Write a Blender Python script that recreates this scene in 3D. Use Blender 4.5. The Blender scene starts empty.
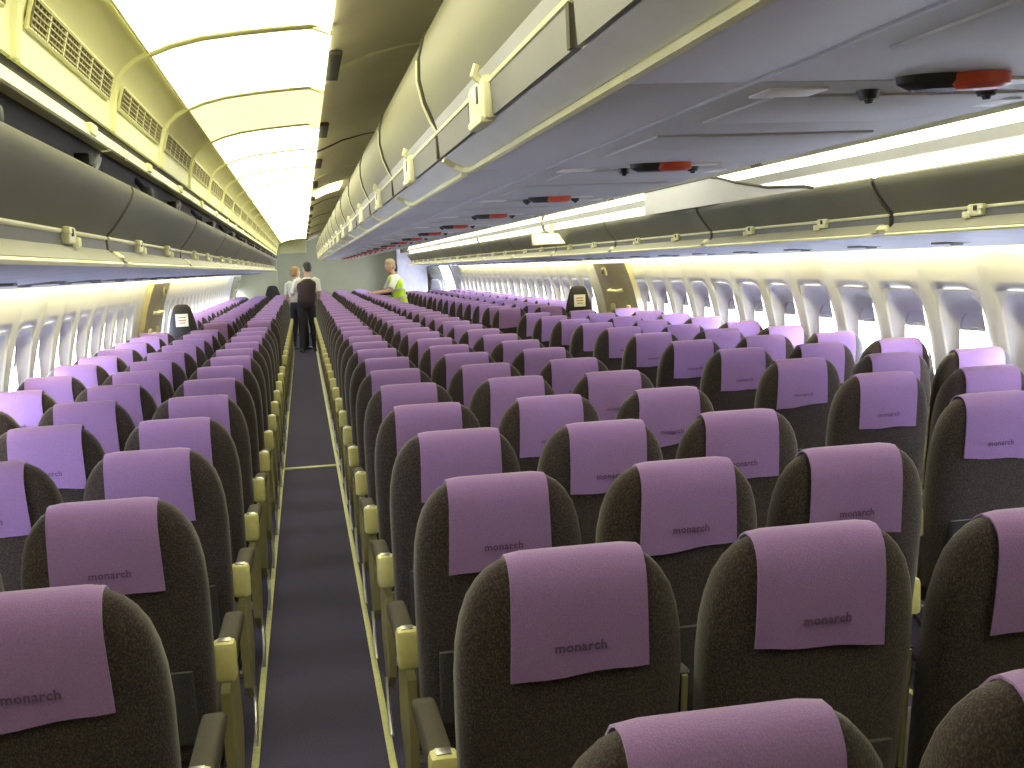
import bpy, bmesh, math, random
from mathutils import Vector, Matrix
random.seed(11)
SC = bpy.context.scene
COL = SC.collection
PI = math.pi

# ------------------------------------------------------------------ camera, world, exposure
F, YAW, PIT, ROL, CX, CZ = 1118.0, .1804, .1085, .0445, -.9098, 1.6156


def ray(u, v):
    X = (u - 512) / F; U = (384 - v) / F
    cr, sr = math.cos(ROL), math.sin(ROL)
    x = X * cr + U * sr; up = -X * sr + U * cr
    cp, sp = math.cos(PIT), math.sin(PIT)
    y = cp + up * sp; z = up * cp - sp
    cy, sy = math.cos(YAW), math.sin(YAW)
    return Vector((x * cy + y * sy, -x * sy + y * cy, z))


cam_d = bpy.data.cameras.new('camera')
cam = bpy.data.objects.new('camera', cam_d)
COL.objects.link(cam)
fw = ray(512, 384).normalized()
rt = (ray(513, 384) - ray(512, 384)).normalized()
up = (ray(512, 383) - ray(512, 384)).normalized()
m = Matrix.Identity(4)
for i in range(3):
    m[i][0] = rt[i]; m[i][1] = up[i]; m[i][2] = -fw[i]
m[0][3], m[1][3], m[2][3] = CX, 0, CZ
cam.matrix_world = m
cam_d.sensor_width = 36
cam_d.lens = F * 36 / 1024
cam_d.clip_start = .02
SC.camera = cam

W = bpy.data.worlds.new('sky'); SC.world = W
W.use_nodes = True
bg = W.node_tree.nodes['Background']
bg.inputs[0].default_value = (.80, .88, 1.0, 1)
bg.inputs[1].default_value = 34.0

SC.view_settings.view_transform = 'Standard'
SC.view_settings.look = 'None'
SC.view_settings.gamma = 1
SC.view_settings.use_curve_mapping = False
SC.view_settings.exposure = 0.0

LAMP = 4.7          # ceiling diffusers
COVE = 50.0          # tubes above the side walls
BAND = 3.0          # glow given to the band along the right hand bins


# ------------------------------------------------------------------ materials
def nodes_of(name):
    mt = bpy.data.materials.new(name)
    mt.use_nodes = True
    nt = mt.node_tree
    return mt, nt, nt.nodes['Principled BSDF']


def mat(name, col, rough=.6, metal=0, var=.08, scale=8, bump=0, bscale=60, spec=.5):
    mt, nt, b = nodes_of(name)
    b.inputs['Roughness'].default_value = rough
    b.inputs['Metallic'].default_value = metal
    b.inputs['Specular IOR Level'].default_value = spec
    tc = nt.nodes.new('ShaderNodeTexCoord')
    nz = nt.nodes.new('ShaderNodeTexNoise')
    nz.inputs['Scale'].default_value = scale
    nz.inputs['Detail'].default_value = 4
    nt.links.new(tc.outputs['Object'], nz.inputs['Vector'])
    rp = nt.nodes.new('ShaderNodeValToRGB')
    lo = [max(0, c * (1 - var)) for c in col]; hi = [min(1, c * (1 + var)) for c in col]
    rp.color_ramp.elements[0].color = (*lo, 1); rp.color_ramp.elements[1].color = (*hi, 1)
    rp.color_ramp.elements[0].position = .3; rp.color_ramp.elements[1].position = .7
    nt.links.new(nz.outputs['Fac'], rp.inputs['Fac'])
    nt.links.new(rp.outputs['Color'], b.inputs['Base Color'])
    if bump:
        n2 = nt.nodes.new('ShaderNodeTexNoise'); n2.inputs['Scale'].default_value = bscale
        n2.inputs['Detail'].default_value = 3
        nt.links.new(tc.outputs['Object'], n2.inputs['Vector'])
        bp = nt.nodes.new('ShaderNodeBump'); bp.inputs['Strength'].default_value = bump
        bp.inputs['Distance'].default_value = .004
        nt.links.new(n2.outputs['Fac'], bp.inputs['Height'])
        nt.links.new(bp.outputs['Normal'], b.inputs['Normal'])
    return mt


def tweed(name, a, b_, scale=330, lo=.42, hi=.72):
    mt, nt, b = nodes_of(name)
    b.inputs['Roughness'].default_value = .95
    b.inputs['Specular IOR Level'].default_value = .12
    b.inputs['Sheen Weight'].default_value = .25
    b.inputs['Sheen Roughness'].default_value = .5
    tc = nt.nodes.new('ShaderNodeTexCoord')
    nz = nt.nodes.new('ShaderNodeTexNoise'); nz.inputs['Scale'].default_value = scale
    nz.inputs['Detail'].default_value = 2
    mp = nt.nodes.new('ShaderNodeMapping'); mp.inputs['Scale'].default_value = (1, 1, .6)
    nt.links.new(tc.outputs['Object'], mp.inputs['Vector'])
    nt.links.new(mp.outputs['Vector'], nz.inputs['Vector'])
    rp = nt.nodes.new('ShaderNodeValToRGB')
    rp.color_ramp.elements[0].color = (*a, 1); rp.color_ramp.elements[1].color = (*b_, 1)
    rp.color_ramp.elements[0].position = lo; rp.color_ramp.elements[1].position = hi
    nt.links.new(nz.outputs['Fac'], rp.inputs['Fac'])
    nt.links.new(rp.outputs['Color'], b.inputs['Base Color'])
    bp = nt.nodes.new('ShaderNodeBump'); bp.inputs['Strength'].default_value = .4
    bp.inputs['Distance'].default_value = .003
    nt.links.new(nz.outputs['Fac'], bp.inputs['Height'])
    nt.links.new(bp.outputs['Normal'], b.inputs['Normal'])
    return mt


def emit(name, col, s):
    mt, nt, b = nodes_of(name)
    b.inputs['Base Color'].default_value = (.8, .8, .75, 1)
    b.inputs['Emission Color'].default_value = (*col, 1)
    b.inputs['Emission Strength'].default_value = s
    b.inputs['Roughness'].default_value = .5
    return mt


M = {}
M['tweed'] = tweed('brown_tweed', (.027, .020, .026), (.085, .066, .058))
M['plain_fabric'] = tweed('charcoal_fabric', (.030, .028, .034), (.06, .055, .06))
M['cover'] = tweed('purple_cover_cloth', (.258, .150, .390), (.316, .193, .465), 420, .3, .7)
M['print'] = mat('dark_purple_print', (.13, .065, .18), .8)
M['cream'] = mat('cream_plastic', (.86, .83, .55), .4, var=.05)
M['gold'] = mat('aged_cream_plastic', (.62, .58, .26), .35, var=.08, scale=30)
M['pad'] = mat('brown_armrest_pad', (.045, .037, .022), .7, bump=.2)
M['metal'] = mat('brushed_metal', (.55, .55, .55), .3, .9)
M['black'] = mat('black_plastic', (.02, .02, .022), .5)
M['wall'] = mat('sidewall_plastic', (.74, .735, .68), .45, var=.03, scale=3)
M['reveal'] = mat('window_surround_plastic', (.58, .56, .60), .5, var=.04)
mt, nt, b = nodes_of('window_shade_plastic')      # thin plastic that lets some daylight through
b.inputs['Base Color'].default_value = (.50, .48, .53, 1); b.inputs['Roughness'].default_value = .5
tl_ = nt.nodes.new('ShaderNodeBsdfTranslucent'); tl_.inputs[0].default_value = (.5, .48, .55, 1)
mx = nt.nodes.new('ShaderNodeMixShader'); mx.inputs[0].default_value = .12
nt.links.new(b.outputs[0], mx.inputs[1]); nt.links.new(tl_.outputs[0], mx.inputs[2])
nt.links.new(mx.outputs[0], nt.nodes['Material Output'].inputs['Surface'])
M['shade'] = mt
M['ceil'] = mat('ceiling_panel', (.80, .75, .54), .6, var=.05, scale=2)
M['vault'] = mat('cream_ceiling_plastic', (.84, .83, .48), .45, var=.03, scale=3)
M['vent'] = mat('vent_grille', (.36, .33, .17), .6)
M['panel_side'] = mat('olive_side_panel', (.30, .27, .12), .5)
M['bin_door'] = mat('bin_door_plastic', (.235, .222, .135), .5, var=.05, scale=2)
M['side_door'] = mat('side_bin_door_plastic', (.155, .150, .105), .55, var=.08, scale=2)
M['bin_band'] = mat('bin_handle_plastic', (.14, .14, .155), .45)
M['bin_grey'] = mat('bin_grey_plastic', (.42, .42, .44), .5, var=.05, scale=3)
M['bin_lip'] = mat('bin_lip_plastic', (.33, .32, .26), .5, var=.05)
M['bin_in'] = mat('bin_lining', (.30, .295, .27), .6, var=.06, scale=3)
M['bin_dark'] = mat('bin_recess_plastic', (.065, .058, .052), .6, var=.1, scale=4)
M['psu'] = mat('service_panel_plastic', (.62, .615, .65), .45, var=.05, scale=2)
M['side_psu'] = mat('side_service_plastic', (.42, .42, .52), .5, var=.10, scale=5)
M['psu2'] = mat('service_insert_plastic', (.56, .55, .56), .5, var=.05, scale=3)
M['seam'] = mat('seam_rubber', (.07, .065, .05), .7)
M['pale_seam'] = mat('pale_seam_trim', (.62, .62, .68), .4)
M['white'] = mat('white_plastic', (.88, .87, .84), .4, var=.04)
M['paper'] = mat('white_paper', (.85, .84, .82), .8, var=.02)
M['paper_ink'] = mat('faded_red_ink', (.45, .16, .12), .8)
M['red'] = mat('red_lens', (.60, .06, .02), .3)
M['carpet'] = mat('blue_grey_carpet', (.072, .066, .112), .95, var=.25, scale=180, bump=.5, bscale=260, spec=.1)
M['tape'] = mat('yellow_path_marking', (.55, .54, .24), .5, var=.1, scale=40)
M['tan'] = mat('tan_door_plastic', (.40, .36, .20), .5, var=.06)
M['bulk'] = mat('bulkhead_laminate', (.36, .35, .235), .5, var=.04, scale=2)
M['lav'] = mat('lavender_panel', (.55, .52, .62), .5)
M['skin'] = mat('skin', (.50, .29, .20), .55, var=.06, scale=20)
M['hair_dark'] = mat('dark_hair', (.02, .016, .014), .6)
M['hair_blond'] = mat('blond_hair', (.33, .22, .09), .6)
M['hair_grey'] = mat('grey_hair', (.30, .23, .15), .6)
M['shirt'] = mat('white_shirt', (.78, .77, .72), .8)
M['shirt_grey'] = mat('pale_grey_shirt', (.52, .53, .48), .8, var=.2, scale=20)
M['navy'] = mat('navy_trousers', (.018, .017, .03), .85)
M['vest'] = mat('dark_waistcoat', (.04, .025, .03), .85)
M['hivis'] = mat('yellow_safety_vest', (.55, .80, .03), .7)
M['tapegrey'] = mat('reflective_tape', (.55, .56, .52), .4)
M['jacket'] = mat('black_jacket', (.02, .02, .025), .8)
M['eye'] = mat('eye_white', (.8, .8, .8), .3)
YEL = (1.0, .965, .62)
M['lamp'] = emit('lit_diffuser', YEL, LAMP)
M['lamp_dim'] = emit('dim_lit_diffuser', (1.0, .92, .45), LAMP * .28)
M['cove'] = emit('lit_tube', (1.0, .91, .44), COVE)
M['band'] = emit('glowing_band', (1.0, .96, .70), BAND)  # emission stands in for the band's unknown source of light
M['sign'] = emit('lit_sign_face', (1.0, .93, .50), 1.6)
mt, nt, b = nodes_of('window_glass')
tr = nt.nodes.new('ShaderNodeBsdfTransparent'); tr.inputs[0].default_value = (.95, .97, 1, 1)
gl = nt.nodes.new('ShaderNodeBsdfGlossy'); gl.inputs['Roughness'].default_value = .05
mx = nt.nodes.new('ShaderNodeMixShader'); mx.inputs[0].default_value = .06
nt.links.new(tr.outputs[0], mx.inputs[1]); nt.links.new(gl.outputs[0], mx.inputs[2])
nt.links.new(mx.outputs[0], nt.nodes['Material Output'].inputs['Surface'])
M['glass'] = mt


# ------------------------------------------------------------------ mesh helpers
class MB:
    def __init__(s):
        s.v = []; s.f = []; s.mi = []; s.cur = 0

    def add(s, vs, fs):
        o = len(s.v); s.v += [tuple(p) for p in vs]
        for f in fs:
            s.f.append([o + i for i in f]); s.mi.append(s.cur)
        return s

    def box(s, c, d, rot=None, bev=0):
        hx, hy, hz = d[0] / 2, d[1] / 2, d[2] / 2
        if bev <= 0:
            P = [Vector((x, y, z)) for z in (-hz, hz) for y in (-hy, hy) for x in (-hx, hx)]
            fs = [(0, 2, 3, 1), (4, 5, 7, 6), (0, 1, 5, 4), (2, 6, 7, 3), (0, 4, 6, 2), (1, 3, 7, 5)]
        else:
            bm = bmesh.new()
            bmesh.ops.create_cube(bm, size=1)
            for v in bm.verts: v.co = Vector((v.co.x * d[0], v.co.y * d[1], v.co.z * d[2]))
            bmesh.ops.bevel(bm, geom=bm.edges[:], offset=bev, segments=2, affect='EDGES', profile=.5)
            bm.verts.index_update()
            P = [v.co.copy() for v in bm.verts]; fs = [[v.index for v in f.verts] for f in bm.faces]
            bm.free()
        if rot is not None: P = [rot @ p for p in P]
        return s.add([(p.x + c[0], p.y + c[1], p.z + c[2]) for p in P], fs)

    def loft(s, rings, cap=True, closed=True):
        n = len(rings[0]); o = []
        vs = [p for r in rings for p in r]; fs = []
        for i in range(len(rings) - 1):
            for j in range(n if closed else n - 1):
                k = (j + 1) % n
                fs.append((i * n + j, i * n + k, (i + 1) * n + k, (i + 1) * n + j))
        if cap and closed:
            fs.append(tuple(reversed(range(n)))); fs.append(tuple((len(rings) - 1) * n + j for j in range(n)))
        return s.add(vs, fs)

    def tube(s, pts, r, n=8, cap=True):
        pts = [Vector(p) for p in pts]
        rs = r if isinstance(r, (list, tuple)) else [r] * len(pts)
        rings = []
        ref = None
        for i, p in enumerate(pts):
            t = (pts[min(i + 1, len(pts) - 1)] - pts[max(i - 1, 0)]).normalized()
            if ref is None:
                ref = t.orthogonal().normalized()
            ref = (ref - t * ref.dot(t)).normalized()
            q = t.cross(ref)
            rings.append([p + (ref * math.cos(2 * PI * k / n) + q * math.sin(2 * PI * k / n)) * rs[i] for k in range(n)])
        return s.loft(rings, cap)

    def prism(s, prof, y0, y1, cap=True):
        """closed profile of (x, z) swept along y"""
        return s.loft([[(x, y0, z) for x, z in prof], [(x, y1, z) for x, z in prof]], cap)

    def sheet(s, prof, y0, y1, t, ny=1):
        """open profile (x, z) of thickness t swept along y"""
        P = [Vector((x, z)) for x, z in prof]
        off = []
        for i, p in enumerate(P):
            d = (P[min(i + 1, len(P) - 1)] - P[max(i - 1, 0)]).normalized()
            off.append(p + Vector((-d.y, d.x)) * t)
        loop = [tuple(p) for p in P] + [tuple(p) for p in reversed(off)]
        return s.prism(loop, y0, y1)

    def ball(s, c, r, nu=12, nv=8):
        r = r if isinstance(r, (list, tuple)) else (r, r, r)
        rings = []
        for i in range(nv + 1):
            a = -PI / 2 + PI * i / nv
            ca = max(math.cos(a), .001)
            rings.append([(c[0] + r[0] * ca * math.cos(2 * PI * j / nu), c[1] + r[1] * ca * math.sin(2 * PI * j / nu), c[2] + r[2] * math.sin(a)) for j in range(nu)])
        return s.loft(rings)

    def mesh(s, name, mats, smooth=35):
        me = bpy.data.meshes.new(name)
        me.from_pydata(s.v, [], s.f)
        for k in (mats if isinstance(mats, (list, tuple)) else [mats]):
            me.materials.append(M[k])
        me.polygons.foreach_set('material_index', s.mi)
        bm = bmesh.new(); bm.from_mesh(me)
        bmesh.ops.recalc_face_normals(bm, faces=bm.faces[:])
        bm.to_mesh(me); bm.free()
        if smooth:
            me.polygons.foreach_set('use_smooth', [True] * len(me.polygons))
            me.set_sharp_from_angle(angle=math.radians(smooth))
        me.update()
        return me

    def obj(s, name, mats, parent=None, smooth=35):
        return link(name, s.mesh(name, mats, smooth), parent)


def link(name, me, parent=None):
    o = bpy.data.objects.new(name, me); COL.objects.link(o)
    if parent: o.parent = parent
    return o


def tag(o, label, cat, group=None):
    o['label'] = label; o['category'] = cat
    if group: o['group'] = group
    return o


def thing(name, label, cat, loc=(0, 0, 0), rz=0, group=None):
    o = bpy.data.objects.new(name, None); COL.objects.link(o)
    o.empty_display_size = .1
    o.location = loc; o.rotation_euler = (0, 0, rz)
    return tag(o, label, cat, group)


def struct(o):
    o['kind'] = 'structure'
    return o


def struct_empty(name, loc=(0, 0, 0)):
    o = bpy.data.objects.new(name, None); COL.objects.link(o); o.location = loc
    return struct(o)


ONES = 'zeroth first second third fourth fifth sixth seventh eighth ninth tenth eleventh twelfth thirteenth fourteenth fifteenth sixteenth seventeenth eighteenth nineteenth'.split()


def nth(n):
    if n < 20: return ONES[n]
    t, o = divmod(n, 10)
    if o == 0: return {2: 'twentieth', 3: 'thirtieth', 4: 'fortieth'}[t]
    return {2: 'twenty', 3: 'thirty', 4: 'forty'}[t] + '-' + ONES[o]


def pixel(p):
    d = Vector(p) - Vector((CX, 0, CZ))
    z = d.dot(fw)
    return (512 + F * d.dot(rt) / z, 384 - F * d.dot(up) / z) if z > .05 else (-9e9, -9e9)


def in_view(pts):
    return any(-2 < u < 1026 and -2 < v < 770 for u, v in map(pixel, pts))


Y0, Y1 = -1.4, 30.0
ROW0, PITCH = 1.155, .7605
COLX = {'C1': -.47, 'C2': 0, 'C3': .47, 'L1': -1.396, 'L2': -1.866, 'L3': -2.32, 'R1': 1.396, 'R2': 1.866, 'R3': 2.32}


def row_y(r): return ROW0 + r * PITCH


# ------------------------------------------------------------------ shell
mb = MB()
mb.box((0, (Y0 + Y1) / 2, -.05), (5.6, Y1 - Y0 + .4, .1))
struct(mb.obj('floor', 'carpet', smooth=0))

R_W, ZC = 2.55, .62


def wx(z): return math.sqrt(R_W * R_W - (z - ZC) ** 2)


WIN = {'right': [], 'left': []}
for k in range(-6, 46):
    y = 5.33 + .555 * k
    if 1.9 < y < 29.5 and not (10.95 < y < 12.65) and not (24.6 < y < 27.4): WIN['right'].append(y)
for k in range(-8, 44):
    y = 6.06 + .565 * k
    if 2.3 < y < 29.5 and not (11.0 < y < 12.8) and not (25.0 < y < 27.4): WIN['left'].append(y)
WZ0, WZ1, WH = .79, 1.37, .205
DOORWAY = (25.0, 26.7)


def build_wall(side):
    sg = 1 if side == 'right' else -1
    p = .555 if side == 'right' else .565
    ys = set()
    wins = WIN[side]
    for y in wins:
        for d in (-.2775, -.25, -.228, -WH, -.1, 0, .1, WH, .228, .25, .2775):
            ys.add(round(y + d, 3))
    for y in (Y0 - .1, Y1 + .1): ys.add(y)
    y = Y0
    while y < Y1:
        if not any(abs(y - q) < .3 for q in wins): ys.add(round(y, 3))
        y += .2
    if side == 'right': ys.update(DOORWAY)
    ys = sorted(ys)
    out = [ys[0]]
    for q in ys[1:]:
        if q - out[-1] > .006: out.append(q)
    ys = out
    zs = [-.02, .1, .25, .4, .55, .68, WZ0, .9, 1.0, 1.1, 1.2, 1.3, WZ1, 1.42, 1.48, 1.53, 1.58, 1.63, 1.7, 1.95, 2.1, 2.25, 2.4, 2.55, 2.7]
    def off(y, z):
        if not wins: return 0
        d = min(abs(y - q) for q in wins)
        if d > p * .51: return 0
        e = (1 - math.cos(PI * d / (p * 1.0)))
        k = .020 * e * e
        k *= max(0, min(1, (z - .3) / .3)) * max(0, min(1, (1.655 - z) / .10))
        return k
    mb = MB(); nz = len(zs)
    mb.v = [(sg * (wx(z) - off(y, z)), y, z) for y in ys for z in zs]
    for i in range(len(ys) - 1):
        ym = (ys[i] + ys[i + 1]) / 2
        for j in range(nz - 1):
            zm = (zs[j] + zs[j + 1]) / 2
            if WZ0 < zm < WZ1 and any(abs(ym - q) < WH for q in wins): continue
            if side == 'right' and DOORWAY[0] < ym < DOORWAY[1] and .05 < zm < 1.95: continue
            mb.f.append([i * nz + j, (i + 1) * nz + j, (i + 1) * nz + j + 1, i * nz + j + 1]); mb.mi.append(0)
    o = mb.obj('wall_' + side, 'wall', smooth=50)
    sm = o.modifiers.new('thick', 'SOLIDIFY'); sm.thickness = .03; sm.offset = -1 if True else 1
    # make the thickness grow outward
    sm.offset = 1
    bm = bmesh.new(); bm.from_mesh(o.data)
    for f in bm.faces:
        if f.normal.x * sg < 0: f.normal_flip()
    bm.to_mesh(o.data); bm.free()
    return struct(o)


build_wall('left'); build_wall('right')


def rrect(cy, cz, hy, hz, r, n=6):
    pts = []
    for (sy, sz, a0) in ((1, 1, 0), (-1, 1, PI / 2), (-1, -1, PI), (1, -1, 1.5 * PI)):
        for k in range(n + 1):
            a = a0 + PI / 2 * k / n
            pts.append((cy + sy * (hy - r) + r * math.cos(a), cz + sz * (hz - r) + r * math.sin(a)))
    return pts


def window_meshes(sg):
    """parts in the window's own frame: y along the cabin, origin on the wall line"""
    cz = (WZ0 + WZ1) / 2; hz = (WZ1 - WZ0) / 2
    n = 6
    outer = rrect(0, cz, WH + .004, hz + .004, .006, n)
    lip = rrect(0, cz, WH - .012, hz - .012, .10, n)
    inner = rrect(0, 1.035, .125, .205, .080, n)
    glass_x = wx(1.03) + .022
    def ring(pts, dx): return [(sg * (wx(z) + dx), y, z) for y, z in pts]
    fr = MB(); fr.loft([ring(outer, -.002), ring(rrect(0, cz, WH - .004, hz - .004, .09, n), -.004), ring(lip, .002)], cap=False)
    rv = MB()
    mid = [((a[0] + b_[0]) / 2, (a[1] + b_[1]) / 2) for a, b_ in zip(lip, inner)]
    gi = [(sg * glass_x, y, z) for y, z in inner]
    md = [(sg * (wx(z) * .5 + .5 * glass_x + .012), y, z) for y, z in mid]
    rv.loft([ring(lip, .002), md, gi, [(sg * (glass_x + .05), y, z) for y, z in inner]], cap=False)
    pn = MB(); pn.loft([[(sg * (glass_x + .03), y, z) for y, z in inner], [(sg * (glass_x + .034), y, z) for y, z in inner]])
    # shade: upper part of the inner opening, with a lip handle
    zl = 1.15
    up = [(y, max(z, zl)) for y, z in inner]
    sh = MB(); sh.loft([[(sg * (glass_x + .010), y, z) for y, z in up], [(sg * (glass_x + .014), y, z) for y, z in up]])
    hd = MB()
    hd.box((sg * (glass_x + .006), 0, zl + .004), (.012, .24, .012), bev=.003)
    hd.box((sg * (glass_x + .002), 0, zl + .013), (.014, .07, .012), bev=.003)
    return [('surround', fr.mesh('surround', 'wall', 50)), ('reveal', rv.mesh('reveal', 'reveal', 50)), ('pane', pn.mesh('pane', 'glass')), ('shade', sh.mesh('shade', 'shade')), ('shade_handle', hd.mesh('shade_handle', 'shade'))]


wn = 1
for side, sg in (('left', -1), ('right', 1)):
    parts = window_meshes(sg)
    for y in WIN[side]:
        w = struct_empty('window_%d' % wn, (0, y, 0)); wn += 1
        sh = None
        for nm, me in parts:
            o = link(nm, me, w if nm != 'shade_handle' else sh)
            if nm == 'shade': sh = o
            # shades are pulled to slightly different heights
        dz = random.uniform(-.02, .02)

# end walls
mb = MB()
prof = [(-2.62, -.05), (2.62, -.05), (2.62, .8), (2.5, 1.4), (2.2, 2.0), (1.7, 2.6), (-1.7, 2.6), (-2.2, 2.0), (-2.5, 1.4), (-2.62, .8)]
mb.prism(prof, Y1 - .02, Y1 + .06)
struct(mb.obj('wall_front', 'bulk', smooth=0))
mb = MB(); mb.prism(prof, Y0 - .06, Y0 + .02)
struct(mb.obj('wall_back', 'bulk', smooth=0))

# ceiling: lid, upper panels beside the centre bins, the two cream aisle vaults
SEG0, SEGP = 3.63 - 1.19 * 4, 1.19
NSEG = 25
VAULT = [(.765, 2.388), (.83, 2.387), (.90, 2.381), (1.05, 2.366), (1.17, 2.350), (1.26, 2.328), (1.335, 2.298), (1.375, 2.276), (1.405, 2.250), (1.428, 2.215), (1.442, 2.17), (1.449, 2.12), (1.452, 2.068)]
UPPER = [(.30, 2.50), (.45, 2.485), (.60, 2.448), (.70, 2.405), (.765, 2.380)]
mb = MB()
mb.box((0, (Y0 + Y1) / 2, 2.60), (3.8, Y1 - Y0 + .2, .04))
struct(mb.obj('ceiling', 'ceil', smooth=0))
for sg, nm in ((-1, 'left'), (1, 'right')):
    mb = MB()
    mb.sheet([(sg * x, z) for x, z in UPPER], Y0, Y1, .012 * sg)
    mb.cur = 1
    for y, cur in ((1.4, 1), (2.9, 1), (4.5, 2), (7.4, 1), (9.6, 2), (10.9, 2), (12.6, 2), (13.6, 1), (15.4, 2), (17.2, 1), (19, 2), (21, 1), (23, 2), (25, 1)):
        mb.cur = cur       # joint mouldings across the panel
        r = .013 if cur == 2 else .009
        mb.tube([(sg * x, y, z - .002) for x, z in UPPER], [r * .2, r * .5, r * .8, r, r], 6)
    mb.cur = 1
    for k in range(15):
        y = 2.4 + 1.95 * k
        if y < Y1 - .3: mb.box((sg * .745, y, 2.376), (.050, .55, .018), bev=.005)
    struct(mb.obj('ceiling_upper_' + nm, ['ceil', 'seam', 'cream']))
    mb = MB()
    mb.sheet([(sg * x, z) for x, z in VAULT], Y0, Y1 - 2.6, .012 * sg)
    for k in range(NSEG):
        y = SEG0 + SEGP * k
        if y < Y0 + .1 or y > Y1 - 2.7: continue
        mb.tube([(sg * (x - .002 * (x > 1.3)), y, z - .003) for x, z in VAULT], .013, 6)
        mb.tube([(sg * (x - .002 * (x > 1.3)), y + .035, z - .003) for x, z in VAULT], .008, 6)
    mb.cur = 1
    mb.box((sg * 1.475, (Y0 + Y1 - 2.6) / 2, 2.03), (.012, Y1 - Y0 - 2.7, .16))  # dark plate added behind the slot; the slot's shade is its colour
    mb.cur = 0
    # front closing panel of the vault
    loop = [(sg * x, z) for x, z in VAULT] + [(sg * 1.442, 2.5), (sg * .765, 2.5)]
    mb.prism(loop, Y1 - 2.62, Y1 - 2.56)
    mb.box((sg * 1.1, Y1 - 2.5, 2.24), (.68, .08, .36), bev=.02)
    struct(mb.obj('ceiling_vault_' + nm, ['vault', 'seam']))

# light diffusers and air grilles of the aisle vaults
DIFF = [(.769, 2.386), (.772, 2.356), (.79, 2.362), (.83, 2.376), (.90, 2.372), (1.05, 2.358), (1.17, 2.342), (1.26, 2.320), (1.325, 2.295)]  # inner edge dropped as an added glowing lip, to light the upper ceiling
GR = [(1.422, 2.212), (1.4335, 2.18), (1.440, 2.147)]


def diffuser(sg):
    d = MB()
    prof = [(sg * x, z) for x, z in DIFF]
    d.sheet(prof, .045, SEGP - .02, -.004 * -sg)
    f = MB()
    L = [(sg * x, .045, z) for x, z in DIFF] ; R_ = [(sg * x, SEGP - .02, z) for x, z in DIFF]
    f.tube(L + R_[::-1] + [L[0]], .004, 5)
    return d, f


def grille(sg):
    f = MB()
    c = [(sg * x, z) for x, z in GR]
    f.tube([(c[0][0], 0, c[0][1]), (c[0][0], 1.0, c[0][1]), (c[2][0], 1.0, c[2][1]), (c[2][0], 0, c[2][1]), (c[0][0], 0, c[0][1])], .006, 6)
    l = MB()
    l.sheet(c, .0, 1.0, .003 * sg)
    l.cur = 1
    for k in range(5):
        z0, z1 = GR[0], GR[2]
        t = (k + .5) / 5
        l.box((sg * (z0[0] * (1 - t) + z1[0] * t - .004), .5, z0[1] * (1 - t) + z1[1] * t), (.006, .98, .004))
    for k in range(30): l.box((sg * 1.428, (k + .5) / 30, 2.180), (.005, .005, .066), Matrix.Rotation(sg * -.25, 3, 'Y'))
    l.cur = 2
    for k in range(5): l.box((sg * 1.4275, (k + 1) / 6, 2.180), (.007, .010, .068), Matrix.Rotation(sg * -.25, 3, 'Y'))
    return f, l


for sg, nm in ((-1, 'left'), (1, 'right')):
    d, f = diffuser(sg)
    dm, dd, fm = d.mesh('diffuser', 'lamp'), d.mesh('diffuser_dim', 'lamp_dim'), f.mesh('frame', 'vault')
    gf, gl_ = grille(sg)
    gfm, glm = gf.mesh('frame', 'vault'), gl_.mesh('louvre', ['vent', 'vent', 'vault'])
    n = 0
    for k in range(1, NSEG - 1):
        y = SEG0 + SEGP * k
        if y > Y1 - 4: break
        n += 1
        dim = (k == 5)
        q = n - 2
        if q < 1:
            lab, lab2 = 'curved ceiling light of the %s aisle, out of view overhead' % nm, 'cream air grille of the left aisle, out of view overhead'
        elif sg < 0:
            lab = ('%s half-lit' if dim else '%s bright') % nth(q) + ' curved ceiling light counted along the left aisle from the camera'
            lab2 = '%s cream air grille counted from the camera, above the left-hand bins' % nth(q)
        else:
            lab = '%s curved ceiling light over the right-hand aisle, behind the centre bins' % nth(q)
            lab2 = '%s cream air grille of the right aisle, behind the centre bins' % nth(q)
        t = thing('ceiling_light', lab, 'light', (0, y, 0), 0, 'ceiling lights over the %s aisle' % nm)
        link('diffuser', dd if dim else dm, t); link('frame', fm, t)
        if sg < 0:
            t = thing('air_grille', lab2, 'vent', (0, y + .09, 0), 0, 'air grilles along the %s vault' % nm)
            link('frame', gfm, t); link('louvre', glm, t)

t = thing('ceiling_light', 'small bright ceiling panel to the right of the main left-aisle lights, far along', 'light', (0, 11.2, 0))
d = MB(); d.sheet([(-x, z - .012) for x, z in [(.46, 2.483), (.60, 2.446), (.70, 2.403), (.74, 2.388)]], 0, 1.1, -.004); d.obj('diffuser', 'lamp', t)
d = MB(); d.tube([(-.46, 0, 2.472), (-.60, 0, 2.434), (-.74, 0, 2.376)], .006, 6); d.tube([(-.46, 1.1, 2.472), (-.60, 1.1, 2.434), (-.74, 1.1, 2.376)], .006, 6); d.obj('frame', 'vault', t)

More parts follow.
